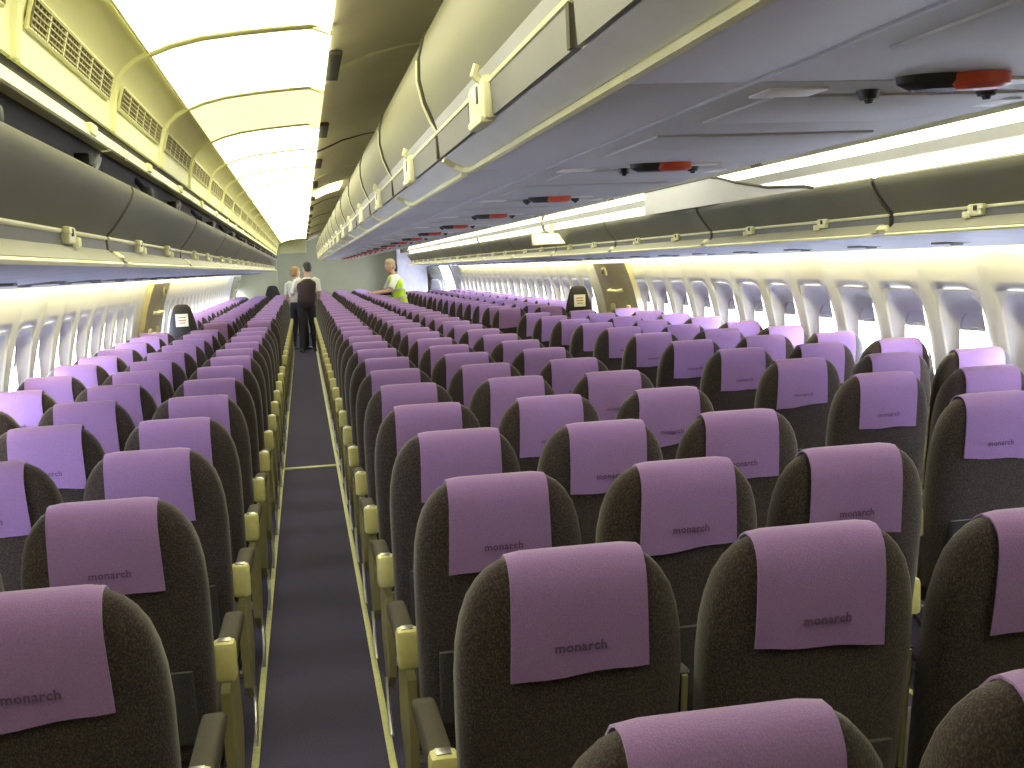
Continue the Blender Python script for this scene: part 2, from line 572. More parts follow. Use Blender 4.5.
# ------------------------------------------------------------------ side trims (service panels under the bins), tubes behind them
for n, sg in ((1, -1), (2, 1)):
    mb = MB()
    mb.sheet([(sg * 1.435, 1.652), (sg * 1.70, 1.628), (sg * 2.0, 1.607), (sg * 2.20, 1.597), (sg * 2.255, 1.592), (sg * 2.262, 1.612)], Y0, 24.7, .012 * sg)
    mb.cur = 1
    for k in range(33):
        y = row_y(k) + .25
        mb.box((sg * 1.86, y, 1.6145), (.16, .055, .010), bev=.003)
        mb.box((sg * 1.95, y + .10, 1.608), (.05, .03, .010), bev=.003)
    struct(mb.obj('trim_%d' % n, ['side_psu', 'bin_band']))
tube_me = {}
for sg in (-1, 1):
    t_ = MB(); t_.tube([(sg * 2.285, .02, 1.638), (sg * 2.285, 2.03, 1.638)], .014, 10)
    b_ = MB(); b_.box((sg * 2.25, 1.02, 1.672), (.11, 2.04, .022), bev=.006)
    for y in (.02, 2.03): b_.box((sg * 2.285, y, 1.650), (.034, .03, .040), bev=.006)
    tube_me[sg] = (t_.mesh('tube', 'cove'), b_.mesh('housing', 'white'))
for sg, nm in ((-1, 'left'), (1, 'right')):
    for k in range(13):
        y = -1.3 + 2.06 * k
        if y > 23.2: break
        t = thing('wall_light', 'fluorescent tube hidden above the %s windows, washing the wall top' % nm, 'light', (0, y, 0), 0, 'tubes above the %s windows' % nm)
        link('tube', tube_me[sg][0], t); link('housing', tube_me[sg][1], t)

# ------------------------------------------------------------------ outboard bins, doors raised
BL = 2.05
ODOOR = [(1.472, 1.742), (1.448, 1.768), (1.424, 1.80), (1.404, 1.830), (1.391, 1.852), (1.385, 1.872), (1.388, 1.886), (1.400, 1.894)]


def bin_parts(sg):
    P = {}
    s = MB()
    s.prism([(sg * x, z) for x, z in [(1.486, 1.70), (1.482, 1.742), (1.44, 1.79), (1.415, 1.84), (1.402, 1.875), (1.412, 1.890), (1.468, 1.900), (1.468, 2.045), (1.60, 2.05), (2.05, 1.90), (2.14, 1.78), (2.10, 1.70), (1.60, 1.68)]], .004, BL - .004)
    P['body'] = s.mesh('body', 'bin_dark')
    d = MB(); d.sheet([(sg * x, z) for x, z in ODOOR], .022, BL - .022, -.010 * sg); P['door'] = d.mesh('door', 'side_door')
    l = MB()
    l.prism([(sg * 1.472, 1.735), (sg * 1.470, 1.700), (sg * 1.480, 1.700), (sg * 1.484, 1.735)], .02, BL - .02)
    P['handle_rail'] = l.mesh('handle_rail', 'bin_band')
    r = MB(); r.tube([(sg * 1.472, .022, 1.738), (sg * 1.472, BL - .022, 1.738)], .0065, 8); P['rail_trim'] = r.mesh('rail_trim', 'cream')
    g = MB()
    g.sheet([(sg * 1.470, 1.699), (sg * 1.452, 1.682), (sg * 1.432, 1.664)], .05, BL - .03, -.006 * sg); P['grip_panel'] = g.mesh('grip_panel', 'bin_lip')
    bd = MB()
    bd.tube([(sg * 1.466, .045, 1.695), (sg * 1.448, .055, 1.672), (sg * 1.434, .10, 1.661), (sg * 1.430, .17, 1.659), (sg * 1.430, BL - .03, 1.659)], [.007, .009, .009, .008, .008], 6)
    bd.box((sg * 1.452, .03, 1.680), (.030, .075, .030), Matrix.Rotation(-.7 * sg, 3, 'Y'), bev=.006)
    P['bead'] = bd.mesh('bead', 'cream')
    c = MB()
    c.box((0, 0, 0), (.026, .085, .042), bev=.008); c.box((sg * -.012, .045, -.016), (.016, .035, .024), bev=.004)
    c.box((sg * -.010, -.048, .010), (.016, .03, .018), bev=.004)
    c.cur = 1; c.box((sg * -.0135, -.012, .006), (.004, .020, .018))
    P['latch'] = c.mesh('latch', ['cream', 'black'])
    g = MB()
    g.prism([(sg * x, z) for x, z in [(1.399, 1.964), (1.394, 1.968), (1.404, 2.000), (1.412, 2.003), (1.470, 1.998), (1.470, 1.992), (1.414, 1.994), (1.404, 1.968)]], .012, BL - .012)
    for y in (.5, 1.5): g.box((sg * 1.396, y, 1.986), (.016, .08, .028), bev=.005)
    P['upper_trim'] = g.mesh('upper_trim', 'vault')
    h = MB()
    h.tube([(sg * .0, 0, 0), (sg * -.014, 0, -.006)], .030, 14); h.tube([(sg * -.014, 0, -.006), (sg * -.02, 0, -.009)], .022, 14)
    h.cur = 1
    h.box((sg * .01, -.06, .0), (.05, .07, .03), bev=.006)
    P['hinge'] = h.mesh('hinge', ['bin_grey', 'black'])
    h = MB(); h.box((0, 0, 0), (.04, .05, .035), bev=.008); h.tube([(0, 0, 0), (sg * .04, 0, .05)], .010, 6)
    P['door_stop'] = h.mesh('door_stop', 'black')
    return P


def outboard_bins(sg, nm, base):
    P = bin_parts(sg)
    n = 0
    for k in range(-3, 14):
        y = base + BL * k
        if y < Y0 or y + BL > 25.2: continue
        n += 1
        lab = 'closed grey overhead bin with bulging door above %s windows, %s' % (nm, nth(n - 1) + ' from the camera' if n > 1 else 'out of view beside camera')
        t = thing('overhead_bin', lab, 'overhead bin', (0, y, 0), 0, 'closed overhead bins on the %s side' % nm)
        for q in ('body', 'grip_panel', 'upper_trim'):
            o = link(q, P[q], t)
            if q == 'grip_panel': link('bead', P['bead'], o)
        d = link('door', P['door'], t)
        h = link('handle_rail', P['handle_rail'], t); link('rail_trim', P['rail_trim'], h)
        for yy in (.60, 1.45):
            c = link('latch', P['latch'], h); c.location = (sg * 1.464, yy, 1.728)
        h = link('hinge', P['hinge'], t); h.location = (sg * 1.445, BL - .32, 1.93)
        h = link('door_stop', P['door_stop'], t); h.location = (sg * 1.43, .68, 1.915)


outboard_bins(-1, 'left', 3.50 - BL * 1)
outboard_bins(1, 'right', 4.25)

# bright bands above the right hand doors, made to glow with no known lamp
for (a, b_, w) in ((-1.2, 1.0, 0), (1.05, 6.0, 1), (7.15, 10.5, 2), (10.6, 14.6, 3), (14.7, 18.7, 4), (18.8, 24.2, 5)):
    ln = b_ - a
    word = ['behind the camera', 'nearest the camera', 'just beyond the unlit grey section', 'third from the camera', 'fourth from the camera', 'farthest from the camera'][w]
    t = thing('glow_band', 'band made to glow above the right-hand bin doors, ' + word, 'light', (0, a, 0), 0, 'bands made to glow along the right bins')
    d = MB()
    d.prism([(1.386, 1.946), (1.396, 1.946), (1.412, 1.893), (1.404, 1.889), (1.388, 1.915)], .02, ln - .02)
    d.obj('diffuser', 'band', t)  # emissive surface added for the band's brightness
    d = MB(); d.prism([(1.380, 1.992), (1.389, 1.992), (1.396, 2.034), (1.387, 2.036)], .02, ln - .02); d.obj('glowing_trim', 'band', t)  # lit trim strip, its brightness put in as glow
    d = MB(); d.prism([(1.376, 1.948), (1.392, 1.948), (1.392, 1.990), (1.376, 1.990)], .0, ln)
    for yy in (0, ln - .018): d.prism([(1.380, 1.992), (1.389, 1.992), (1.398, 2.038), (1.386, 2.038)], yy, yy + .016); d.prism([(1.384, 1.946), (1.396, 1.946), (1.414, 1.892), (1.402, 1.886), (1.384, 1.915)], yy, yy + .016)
    d.obj('housing', 'bin_grey', t)  # grey divider between the two glowing strips
t = thing('valance_panel', 'unlit lavender-grey valance panel with a rounded dark front edge, above right-hand bins', 'panel', (0, 0, 0))
d = MB()
out = [(4.72, 1.885), (4.80, 1.897), (4.95, 1.907), (5.20, 1.922), (5.60, 1.975), (5.85, 2.018), (6.0, 2.036), (7.2, 2.036), (7.2, 1.885)]
d.loft([[(x, y, z) for y, z in out] for x in (1.350, 1.366)])
d.obj('panel', 'psu', t, 20)
d = MB(); d.tube([(1.352, y, z) for y, z in out[:8]], .008, 6)
d.obj('rubber_edge', 'seam', t)

# small lit sign box at the right hand bins
v = ray(552, 239); s_ = (1.33 - CX) / v.x
sx, sy_, sz_ = CX + v.x * s_, v.y * s_, CZ + v.z * s_
t = thing('sign_box', 'small blank lit cream sign box hanging by the right-hand bins', 'sign', (sx, sy_, sz_))
d = MB(); d.box((0, .03, 0), (.36, .05, .105), bev=.012); d.box((0, .03, .09), (.04, .03, .09)); d.obj('housing', 'cream', t)
d = MB(); d.box((0, 0, 0), (.33, .012, .08), bev=.004); d.obj('face', 'sign', t)

# ------------------------------------------------------------------ centre bins
CB = 1.6
CB0 = 3.18 - 1.6 * 3
DOORP = [(.502, 1.990), (.520, 2.02), (.540, 2.07), (.552, 2.13), (.550, 2.19), (.535, 2.245), (.505, 2.278)]


def centre_grip(sg, y0):
    u = MB()
    u.sheet([(sg * .498, 1.912), (sg * .470, 1.897), (sg * .436, 1.882)], y0, CB - .02, -.005 * sg)
    return u


def centre_bead(sg, y0):
    u = MB()
    u.tube([(sg * .500, CB - .03, 1.910), (sg * .468, CB - .02, 1.890), (sg * .442, CB - .04, 1.878), (sg * .432, CB - .12, 1.873), (sg * .432, y0, 1.873)], [.012, .012, .011, .010, .010], 6)
    return u


def centre_parts():
    P = {}
    b = MB()
    b.prism([(-.49, 1.93), (-.425, 1.886), (.425, 1.886), (.49, 1.93), (.535, 2.07), (.535, 2.19), (.49, 2.275), (-.49, 2.275), (-.535, 2.19), (-.535, 2.07)], .004, CB - .004)
    P['body'] = b.mesh('body', 'bin_grey')
    for sg in (-1, 1):
        d = MB(); d.sheet([(sg * x, z) for x, z in DOORP], .012, CB - .012, .010 * sg)
        d.cur = 1
        d.tube([(sg * (x + .001), .006, z) for x, z in DOORP], .006, 6)
        d.tube([(sg * DOORP[-1][0], .0, DOORP[-1][1] + .004), (sg * DOORP[-1][0], CB, DOORP[-1][1] + .004)], .008, 6)
        d.cur = 2
        d.tube([(sg * (x + .002), .040, z) for x, z in DOORP[:5]], .006, 6)
        P['door', sg] = d.mesh('door', ['bin_door', 'seam', 'cream'])
        r = MB()
        r.prism([(sg * x, z) for x, z in [(.486, 1.916), (.508, 1.914), (.512, 1.980), (.490, 1.985)]], .01, CB - .01)
        r.cur = 1
        r.tube([(sg * .510, .01, 1.985), (sg * .510, CB - .01, 1.985)], .0075, 6)
        r.cur = 2
        r.box((sg * .510, .02, 1.948), (.008, .02, .066)); r.box((sg * .510, CB * .62, 1.948), (.006, .012, .066))
        P['handle_rail', sg] = r.mesh('handle_rail', ['bin_band', 'cream', 'seam'])
        l = MB()
        l.box((0, 0, 0), (.032, .20, .092), bev=.014)
        l.box((sg * .006, .0, -.040), (.030, .17, .022), bev=.008)
        l.tube([(sg * .010, -.06, .034), (sg * .026, -.062, .048), (sg * .018, -.064, .068)], .009, 6)
        l.cur = 1
        l.box((sg * .0150, -.03, .012), (.006, .022, .036), bev=.002)
        P['latch', sg] = l.mesh('latch', ['cream', 'black'])
        P['grip_panel', sg] = centre_grip(sg, .08).mesh('grip_panel', 'white')
        P['bead', sg] = centre_bead(sg, .05).mesh('bead', 'cream')
    return P


P = centre_parts()
n = 0
for k in range(19):
    y = CB0 + CB * k
    if y + CB > 28.6: break
    if y < Y0: continue
    n += 1
    t = thing('overhead_bin', 'closed olive-grey bin of the centre overhead row, %s from the camera' % nth(n), 'overhead bin', (0, y, 0), 0, 'closed bins of the centre row')
    link('body', P['body'], t)
    long = abs(y - 1.58) < .05
    for sg in (-1, 1):
        d = link('door', P['door', sg], t)
        h = link('handle_rail', P['handle_rail', sg], d)
        l = link('latch', P['latch', sg], h); l.location = (sg * .512, CB * .5, 1.952)
        if y < 1.4:
            u = MB(); u.sheet([(sg * .498, 1.912), (sg * .470, 1.897), (sg * .436, 1.882)], 0, CB, -.005 * sg)
            g = u.obj('grip_panel', 'white', t)
            u = MB(); u.tube([(sg * .432, 0, 1.873), (sg * .432, CB, 1.873)], .010, 6); u.obj('bead', 'cream', g)
            continue
        if long:
            g = centre_grip(sg, 0).obj('grip_panel', 'white', t); centre_bead(sg, 0).obj('bead', 'cream', g)
        else:
            g = link('grip_panel', P['grip_panel', sg], t); link('bead', P['bead', sg], g)

# underside service panels of the centre row
PP = 1.42
PB = 3.05 - PP * 3


def psu_parts():
    Q = {}
    p = MB()
    p.box((.10, PP / 2, 1.876), (.64, PP - .006, .014), bev=.004)
    p.cur = 1; p.box((-.327, PP / 2, 1.876), (.20, PP - .002, .014), bev=.004)
    p.cur = 2; p.box((-.223, PP / 2, 1.8695), (.008, PP, .006))
    Q['panel'] = p.mesh('panel', ['psu2', 'psu', 'pale_seam'])
    i = MB(); i.box((.10, .30, 1.868), (.46, .34, .008), bev=.003); i.box((.10, .92, 1.868), (.50, .46, .008), bev=.003)
    Q['access_cover'] = i.mesh('access_cover', 'psu2')
    c = MB()
    ring = lambda z, a, b_: [(.07 + a * math.cos(2 * PI * k / 20), PP - 1.45 + b_ * math.sin(2 * PI * k / 20) + .0, z) for k in range(20)]
    c.loft([ring(1.870, .072, .040), ring(1.858, .070, .038), ring(1.848, .050, .026)])
    Q['lamp_cluster'] = c.mesh('lamp_cluster', 'black')
    c = MB(); c.loft([[(.118 + a * math.cos(2 * PI * k / 16), -.055 + a * .62 * math.sin(2 * PI * k / 16), z) for k in range(16)] for z, a in ((1.868, .052), (1.852, .050), (1.846, .035))] )
    Q['call_light'] = c.mesh('call_light', 'red')
    c = MB(); c.prism([(.19, 1.864), (.27, 1.865), (.27, 1.870), (.19, 1.870)], -.02, .03)
    Q['switch_plate'] = c.mesh('switch_plate', 'white')
    c = MB(); c.tube([(0, 0, 0), (0, 0, -.016)], [.020, .014], 10); c.tube([(0, 0, -.016), (0, 0, -.022)], [.008, .006], 8)
    Q['air_nozzle'] = c.mesh('air_nozzle', 'black')
    c = MB(); c.box((0, 0, 0), (.10, .09, .006), bev=.002)
    Q['notice'] = c.mesh('notice', 'white')
    return Q


Q = psu_parts()
n = 0
for k in range(22):
    y = PB + PP * k
    if y < Y0 or y + PP > 28.6: continue
    n += 1
    t = thing('service_panel', 'grey service panel with red call light under the centre bins, %s' % (nth(n - 2) + ' from the camera' if n > 2 else 'out of view overhead'), 'service panel', (0, y, 0), 0, 'service panels under the centre bins')
    for q in ('panel', 'access_cover', 'lamp_cluster', 'call_light', 'switch_plate'): link(q, Q[q], t)
    for xy in ((.02, .10), (.22, -.04 + .12)):
        o = link('air_nozzle', Q['air_nozzle'], t); o.location = (xy[0], xy[1], 1.870)
    o = link('notice', Q['notice'], t); o.location = (-.12, .10, 1.868)
    o = link('notice', Q['notice'], t); o.location = (.33, .26, 1.868)

# ------------------------------------------------------------------ seats
def seat_profile():
    # z, half width, half depth, recline offset y
    R_ = [(.40, .200, .045), (.46, .206, .060), (.60, .210, .066), (.75, .213, .068), (.86, .214, .066), (.93, .210, .064), (.98, .201, .061), (1.02, .188, .057), (1.05, .170, .050), (1.072, .150, .040), (1.086, .128, .027), (1.092, .100, .010)]
    return R_


def yc(z): return (1.09 - z) * .20


def sup(a, b_, n=28, e=3.6):
    out = []
    for k in range(n):
        t = 2 * PI * k / n
        c, s = math.cos(t), math.sin(t)
        out.append((a * math.copysign(abs(c) ** (2 / e), c), b_ * math.copysign(abs(s) ** (2 / e), s)))
    return out


def make_backrest():
    mb = MB()
    mb.loft([[(x, yc(z) + y, z) for x, y in sup(w, d)] for z, w, d in seat_profile()])
    return mb


def depth_at(z):
    R_ = seat_profile()
    for (a, b_) in zip(R_, R_[1:]):
        if a[0] <= z <= b_[0]:
            t = (z - a[0]) / (b_[0] - a[0]); return a[2] * (1 - t) + b_[2] * t
    return R_[-1][2]


def make_cover(zb, zf, skew, hw=.132, flare=.0):
    path = []
    z = zb
    while z < 1.0: path.append((-depth_at(z), z)); z += .02
    for z in (1.0, 1.02, 1.035, 1.05, 1.06, 1.07, 1.078, 1.084, 1.088): path.append((-depth_at(z), z))
    path += [(-.012, 1.0925), (.012, 1.0925)]
    for z in (1.088, 1.084, 1.078, 1.07, 1.06, 1.05, 1.035, 1.02, 1.0): path.append((depth_at(z), z))
    z = .98
    while z > zf: path.append((depth_at(z), z)); z -= .03
    nx = 9
    def pt(i, j, off):
        y, z = path[i]
        u = -1 + 2 * j / (nx - 1)
        back = max(0, min(1, (1.03 - z) / .15)) if y < 0 else 0
        x = u * (hw + flare * back)
        n = Vector((y * 14, (z - 1.03) * 20 if z > 1.03 else 0)); n = n.normalized() if n.length > 0 else Vector((0, 1))
        o = off + (.004 * back if y < 0 else 0)
        drop = max(0, u * u - .55) * .010 if z > 1.06 else 0
        zz = z + n.y * o - drop
        if y < 0 and i == 0: zz += skew * u * .012 + .002 * math.sin(u * 5)
        elif y < 0: zz += skew * u * .012 * back
        return (x, y + yc(z) + n.x * o + .0010 * math.sin(u * 5 + z * 30) * back, zz)
    mb = MB()
    n = len(path)
    mb.v = [pt(i, j, .0065) for i in range(n) for j in range(nx)] + [pt(i, j, .0025) for i in range(n) for j in range(nx)]
    N = n * nx
    for i in range(n - 1):
        for j in range(nx - 1):
            a, b_, c, d = i * nx + j, i * nx + j + 1, (i + 1) * nx + j + 1, (i + 1) * nx + j
            mb.f.append([a, b_, c, d]); mb.f.append([N + d, N + c, N + b_, N + a])
    edge = [i * nx for i in range(n)] + [(n - 1) * nx + j for j in range(1, nx)] + [i * nx + nx - 1 for i in range(n - 2, -1, -1)] + [j for j in range(nx - 2, 0, -1)]
    for a, b_ in zip(edge, edge[1:] + edge[:1]):
        mb.f.append([a, N + a, N + b_, b_])
    mb.mi = [0] * len(mb.f)
    return mb


def text_mesh(body, size, mat_name):
    cu = bpy.data.curves.new('lettering', 'FONT')
    cu.body = body; cu.size = size; cu.align_x = 'CENTER'; cu.extrude = .0004; cu.space_character = 1.05
    cu.resolution_u = 2; cu.offset = .0006
    o = bpy.data.objects.new('lettering', cu); COL.objects.link(o)
    dg = bpy.context.evaluated_depsgraph_get()
    me = bpy.data.meshes.new_from_object(o.evaluated_get(dg))
    bpy.data.objects.remove(o)
    me.name = 'lettering'
    me.materials.clear(); me.materials.append(M[mat_name])
    return me


ZB = .874
zt = .922
tl = text_mesh('monarch', .026, 'print')
me = tl
tilt = math.atan(.20)
mt_ = Matrix.Translation((0, yc(zt) - depth_at(zt) - .0148, zt)) @ Matrix.Rotation(PI / 2 + tilt * .85, 4, 'X')
me.transform(mt_)
LETTER = me

backs = make_backrest().mesh('backrest', 'tweed', 60)
covers = [make_cover(ZB, .95, s, f_, fl).mesh('headrest_cover', 'cover', 60) for s, f_, fl in ((0, .125, 0), (.5, .124, .004), (-.6, .126, .003), (.9, .123, .006))]
c = MB()
c.loft([[(x, .36 + y, z) for x, y in sup(a, b_, 28, 5)] for z, a, b_ in ((.33, .19, .22), (.345, .205, .235), (.40, .210, .24), (.44, .205, .236), (.458, .185, .22), (.464, .13, .17))])
cushion = c.mesh('seat_cushion', 'tweed', 60)
c = MB()
c.sheet([(-.16, .30), (.16, .30)], 0, .001, .001)
c = MB()
c.prism([(-.165, .44), (.165, .44), (.165, .66), (-.165, .66)], 0, .012)
pocket = MB()
pocket.loft([[(x, yc(z) - depth_at(z) - .012 + y, z) for x, y in sup(.165, .008, 16, 6)] for z in (.46, .50, .58, .64, .66)])
pocket = pocket.mesh('literature_pocket', 'plain_fabric', 60)
fr = MB()
fr.tube([(-.235, .22, .30), (.235, .22, .30)], .016, 8); fr.tube([(-.235, .48, .30), (.235, .48, .30)], .016, 8)
fr.box((0, .35, .322), (.40, .34, .012))
frame = fr.mesh('seat_frame', 'metal')
lg = MB()
lg.tube([(0, .20, .30), (0, .14, .02)], [.014, .012], 8); lg.tube([(0, .48, .30), (0, .54, .02)], [.014, .012], 8)
lg.tube([(0, .16, .10), (0, .46, .28)], .009, 6); lg.box((0, .34, .012), (.04, .46, .022), bev=.006)
leg = lg.mesh('leg', 'metal')


def armrest_mesh(sg):
    # aisle-side armrest: sits outside the seat on side sg
    a = {}
    b = MB()
    prof = [(.13, .59), (.50, .575), (.53, .56), (.53, .545), (.48, .53), (.13, .525)]
    b.loft([[(sg * .018 * k, y, z) for y, z in prof] for k in (-1, 1)])
    a['beam'] = b.mesh('beam', 'gold')
    p = MB(); p.loft([[(x, y, .588 - (y - .15) * .035 + z) for x, z in sup(.027, h, 16, 4)] for y, h in ((.15, .010), (.165, .022), (.20, .026), (.46, .024), (.52, .018), (.535, .008))])
    a['pad'] = p.mesh('armrest_pad', 'pad', 60)
    c = MB(); c.box((0, .128, .585), (.058, .055, .105), bev=.013); c.cur = 1
    c.box((0, .128, .638), (.03, .03, .004), bev=.001)
    a['cap'] = c.mesh('end_cap', ['gold', 'metal'])
    s = MB()
    prof = [(.13, .55), (.20, .56), (.45, .54), (.50, .30), (.40, .20), (.30, .18), (.18, .26), (.14, .40)]
    s.loft([[(sg * x, y, z) for y, z in prof] for x in (-.012, -.006, .006, .012)])
    s.cur = 1
    s.tube([(sg * .014, .30, .22), (sg * .016, .26, .12), (sg * .014, .18, .06)], .007, 6)
    a['side_panel'] = s.mesh('side_panel', ['panel_side', 'metal'])
    return a


ARM = {sg: armrest_mesh(sg) for sg in (-1, 1)}
# folded-up armrest between two seats
fa = MB()
fa.loft([[(x, .11 + (.80 - z) * .16 + y, z) for x, y in sup(.015, .034, 14, 4)] for z in (.54, .56, .70, .80, .815)])
fa.cur = 1
fa.box((0, .075 + (.80 - .68) * .16, .68), (.012, .010, .27), Matrix.Rotation(.16, 3, 'X'), bev=.002)
FOLD = fa.mesh('folded_armrest', ['plain_fabric', 'gold'])

BLOCK = {'C': 'centre block', 'L': 'left block', 'R': 'right block'}
COLNAME = {'C1': 'left column', 'C2': 'middle column', 'C3': 'right column', 'L1': 'aisle column', 'L2': 'middle column', 'L3': 'window column', 'R1': 'aisle column', 'R2': 'middle column', 'R3': 'window column'}
FIRST = {'C1': 0, 'C2': 0, 'C3': 0, 'L1': 0, 'L2': 2, 'L3': 4, 'R1': 2, 'R2': 3, 'R3': 4}
LAST = {'C': 36, 'L': 33, 'R': 30}


SEEN = {}


def seat(cn, r):
    side = cn[0]
    y = row_y(r) + (.05 if side == 'L' else 0)
    rnd = random.Random(hash((ord(side), int(cn[1]), r)))
    X_ = COLX[cn]
    if in_view([(X_ + a, y + b_, z) for a in (-.19, .19) for z, b_ in ((1.02, 0), (.7, .05))] + [(X_ + a, y, 1.09) for a in (-.12, .12)]):
        SEEN[cn] = SEEN.get(cn, 0) + 1
        lab = 'purple-capped tweed seat, %s of %s, %s visible seat from the camera' % (COLNAME[cn], BLOCK[side], nth(SEEN[cn]))
    else:
        lab = 'purple-capped tweed seat, %s of %s, out of view beside the camera' % (COLNAME[cn], BLOCK[side])
    t = thing('airline_seat', lab, 'seat', (COLX[cn], y, 0), 0, 'rows of airline seats')
    bk = link('backrest', backs, t)
    k = rnd.random()
    rec = rnd.uniform(-.018, .018)
    bk.location = (0, .22 * 0, 0)
    # recline about the hinge line
    piv = Vector((0, yc(.42), .42))
    mm = Matrix.Translation(piv) @ Matrix.Rotation(rec, 4, 'X') @ Matrix.Translation(-piv)
    bk.matrix_local = mm
    cv = link('headrest_cover', covers[rnd.choice((0, 0, 1, 2, 3))], bk)
    cv.location.x = rnd.uniform(-.012, .012)
    if r <= 12:
        lt = link('lettering', LETTER, cv) if False else link('lettering', LETTER, bk)
        lt.location.x = cv.location.x + rnd.uniform(-.004, .01)
    if r <= 22: link('literature_pocket', pocket, bk)
    link('seat_cushion', cushion, t); link('seat_frame', frame, t)
    edge = {'C1': -1, 'C3': 1, 'L1': 1, 'R1': -1}.get(cn)
    if edge:
        a = bpy.data.objects.new('armrest', ARM[edge]['beam']); COL.objects.link(a); a.parent = t
        a.location = (edge * .232, 0, .055)
        link('armrest_pad', ARM[edge]['pad'], a); link('end_cap', ARM[edge]['cap'], a)
        s = link('side_panel', ARM[edge]['side_panel'], t); s.location = (edge * .226, 0, 0)
    if cn in ('C1', 'C2', 'L2', 'L3', 'R1', 'R2'):
        f_ = link('folded_armrest', FOLD, t); f_.location.x = .235
    if cn in ('C1', 'C3', 'L1', 'L3', 'R1', 'R3'):
        l = link('leg', leg, t); l.location.x = -.1 if cn in ('C1', 'L3', 'R1') else .1
    else:
        l = link('leg', leg, t)
    return t


NSEAT = 0
for cn in COLX:
    for r in range(FIRST[cn], LAST[cn[0]] + 1):
        if cn[0] != 'C':
            if r == 14: continue
            if cn[1] == '3' and r in (15, 16): continue
            if cn == 'L1' and r == 29: continue
        seat(cn, r); NSEAT += 1


# crew seats with paper cards
def crew_seat(loc, label, s=1.0, card=True):
    t = thing('crew_seat', label, 'seat', loc)
    mb = MB()
    mb.loft([[(x * s, y, z) for x, y in sup(w, d, 24, 3.5)] for z, w, d in ((.42, .165, .05), (.8, .172, .055), (.95, .172, .055), (1.10, .145, .05), (1.22, .110, .045), (1.27, .095, .04), (1.30, .07, .025), (1.31, .04, .01))])
    b = mb.obj('backrest', 'plain_fabric', t, 60)
    if card:
        c = MB(); c.box((0, -.062, 1.135), (.135, .004, .14)); cd = c.obj('paper_card', 'paper', b)
        c = MB()
        for k in range(3): c.box((0, -.0645, 1.165 - .03 * k), (.085 - .02 * (k == 2), .002, .010))
        c.obj('card_print', 'paper_ink', cd)
    mb = MB(); mb.loft([[(x, .24 + y, z) for x, y in sup(.165, .21, 20, 5)] for z in (.36, .38, .44, .46)]); mb.obj('seat_cushion', 'plain_fabric', t, 50)
    mb = MB(); mb.box((0, .2, .18), (.30, .30, .34), bev=.02); mb.box((0, .2, .015), (.32, .40, .03), bev=.008); mb.obj('pedestal', 'metal', t)
    return t


crew_seat((-2.25, 12.95, 0), 'tall dark seat with a white paper card by the left exit door')
crew_seat((2.25, 12.75, 0), 'tall dark seat with a white paper card by the right exit door')
crew_seat((-1.62, 27.3, 0), 'tall dark seat far ahead on the left beyond the last rows', 1.2, False)
crew_seat((2.1, 25.8, .0), 'tall dark seat beside the bright open doorway far ahead', 1.0, False)

# ------------------------------------------------------------------ floor markings
for x, w in ((-1.163, 'left'), (-.717, 'right')):
    mb = MB(); mb.box((x, 14, .003), (.024, 28, .006), bev=.001)
    tag(mb.obj('path_marking', 'tape'), 'yellow floor path strip on the %s edge of the near aisle' % w, 'floor strip', 'floor path strips')
for x, w in ((.717, 'left'), (1.163, 'right')):
    mb = MB(); mb.box((x, 14, .003), (.024, 28, .006), bev=.001)
    tag(mb.obj('path_marking', 'tape'), 'yellow floor path strip on the %s edge of the far aisle' % w, 'floor strip', 'floor path strips')
mb = MB(); mb.box((-.94, 9.28, .005), (.42, .07, .010), bev=.003)
tag(mb.obj('threshold_strip', 'tape'), 'short pale threshold strip lying across the near aisle floor', 'floor strip')

# ------------------------------------------------------------------ exit doors
def exit_door(name, sg, y0, y1, m_):
    t = struct_empty(name, (0, 0, 0))
    d = MB()
    zs = [.04, .3, .6, .9, 1.1, 1.3, 1.45, 1.56]
    d.loft([[(sg * (wx(z) - .05), y0, z), (sg * (wx(z) - .065), y0 + .04, z), (sg * (wx(z) - .065), y1 - .04, z), (sg * (wx(z) - .05), y1, z), (sg * (wx(z) + .01), y1, z), (sg * (wx(z) + .01), y0, z)] for z in zs])
    d.obj('panel', m_, t)
    h = MB(); h.tube([(sg * (wx(1.25) - .075), y0 + .35, 1.27), (sg * (wx(1.25) - .12), y0 + .40, 1.26), (sg * (wx(1.25) - .12), y0 + .75, 1.26), (sg * (wx(1.25) - .075), y0 + .8, 1.27)], .018, 8); h.obj('handle', 'cream', t)
    h = MB(); h.box((sg * (wx(1.46) - .075), (y0 + y1) / 2 + .2, 1.47), (.03, .16, .10), bev=.01); h.cur = 1; h.box((sg * (wx(1.46) - .092), (y0 + y1) / 2 + .2, 1.47), (.006, .08, .05)); h.obj('latch_box', ['tan', 'black'], t)
    h = MB(); h.loft([[(sg * (wx(z) - a), y, z) for y in (y0 + .15, y0 + .2, y1 - .2, y1 - .15) for a in ((.07,))] for z, a in ((.35, .1), (.4, .2))], closed=False)
    h = MB(); h.box((sg * (wx(.6) - .14), (y0 + y1) / 2, .62), (.16, y1 - y0 - .3, .62), bev=.05); h.obj('slide_cover', m_, t)
    for k in range(3):
        h = MB(); h.box((sg * (wx(1.1) - .075), y0 + .25 + .3 * k, 1.08 - .05 * (k % 2)), (.03, .10, .07), bev=.01); h.obj('lever', 'cream' if k != 1 else 'white', t)
    return t


exit_door('door_1', -1, 11.35, 12.60, 'tan')
exit_door('door_2', 1, 11.05, 12.30, 'tan')
exit_door('door_3', -1, 25.2, 26.7, 'bulk')
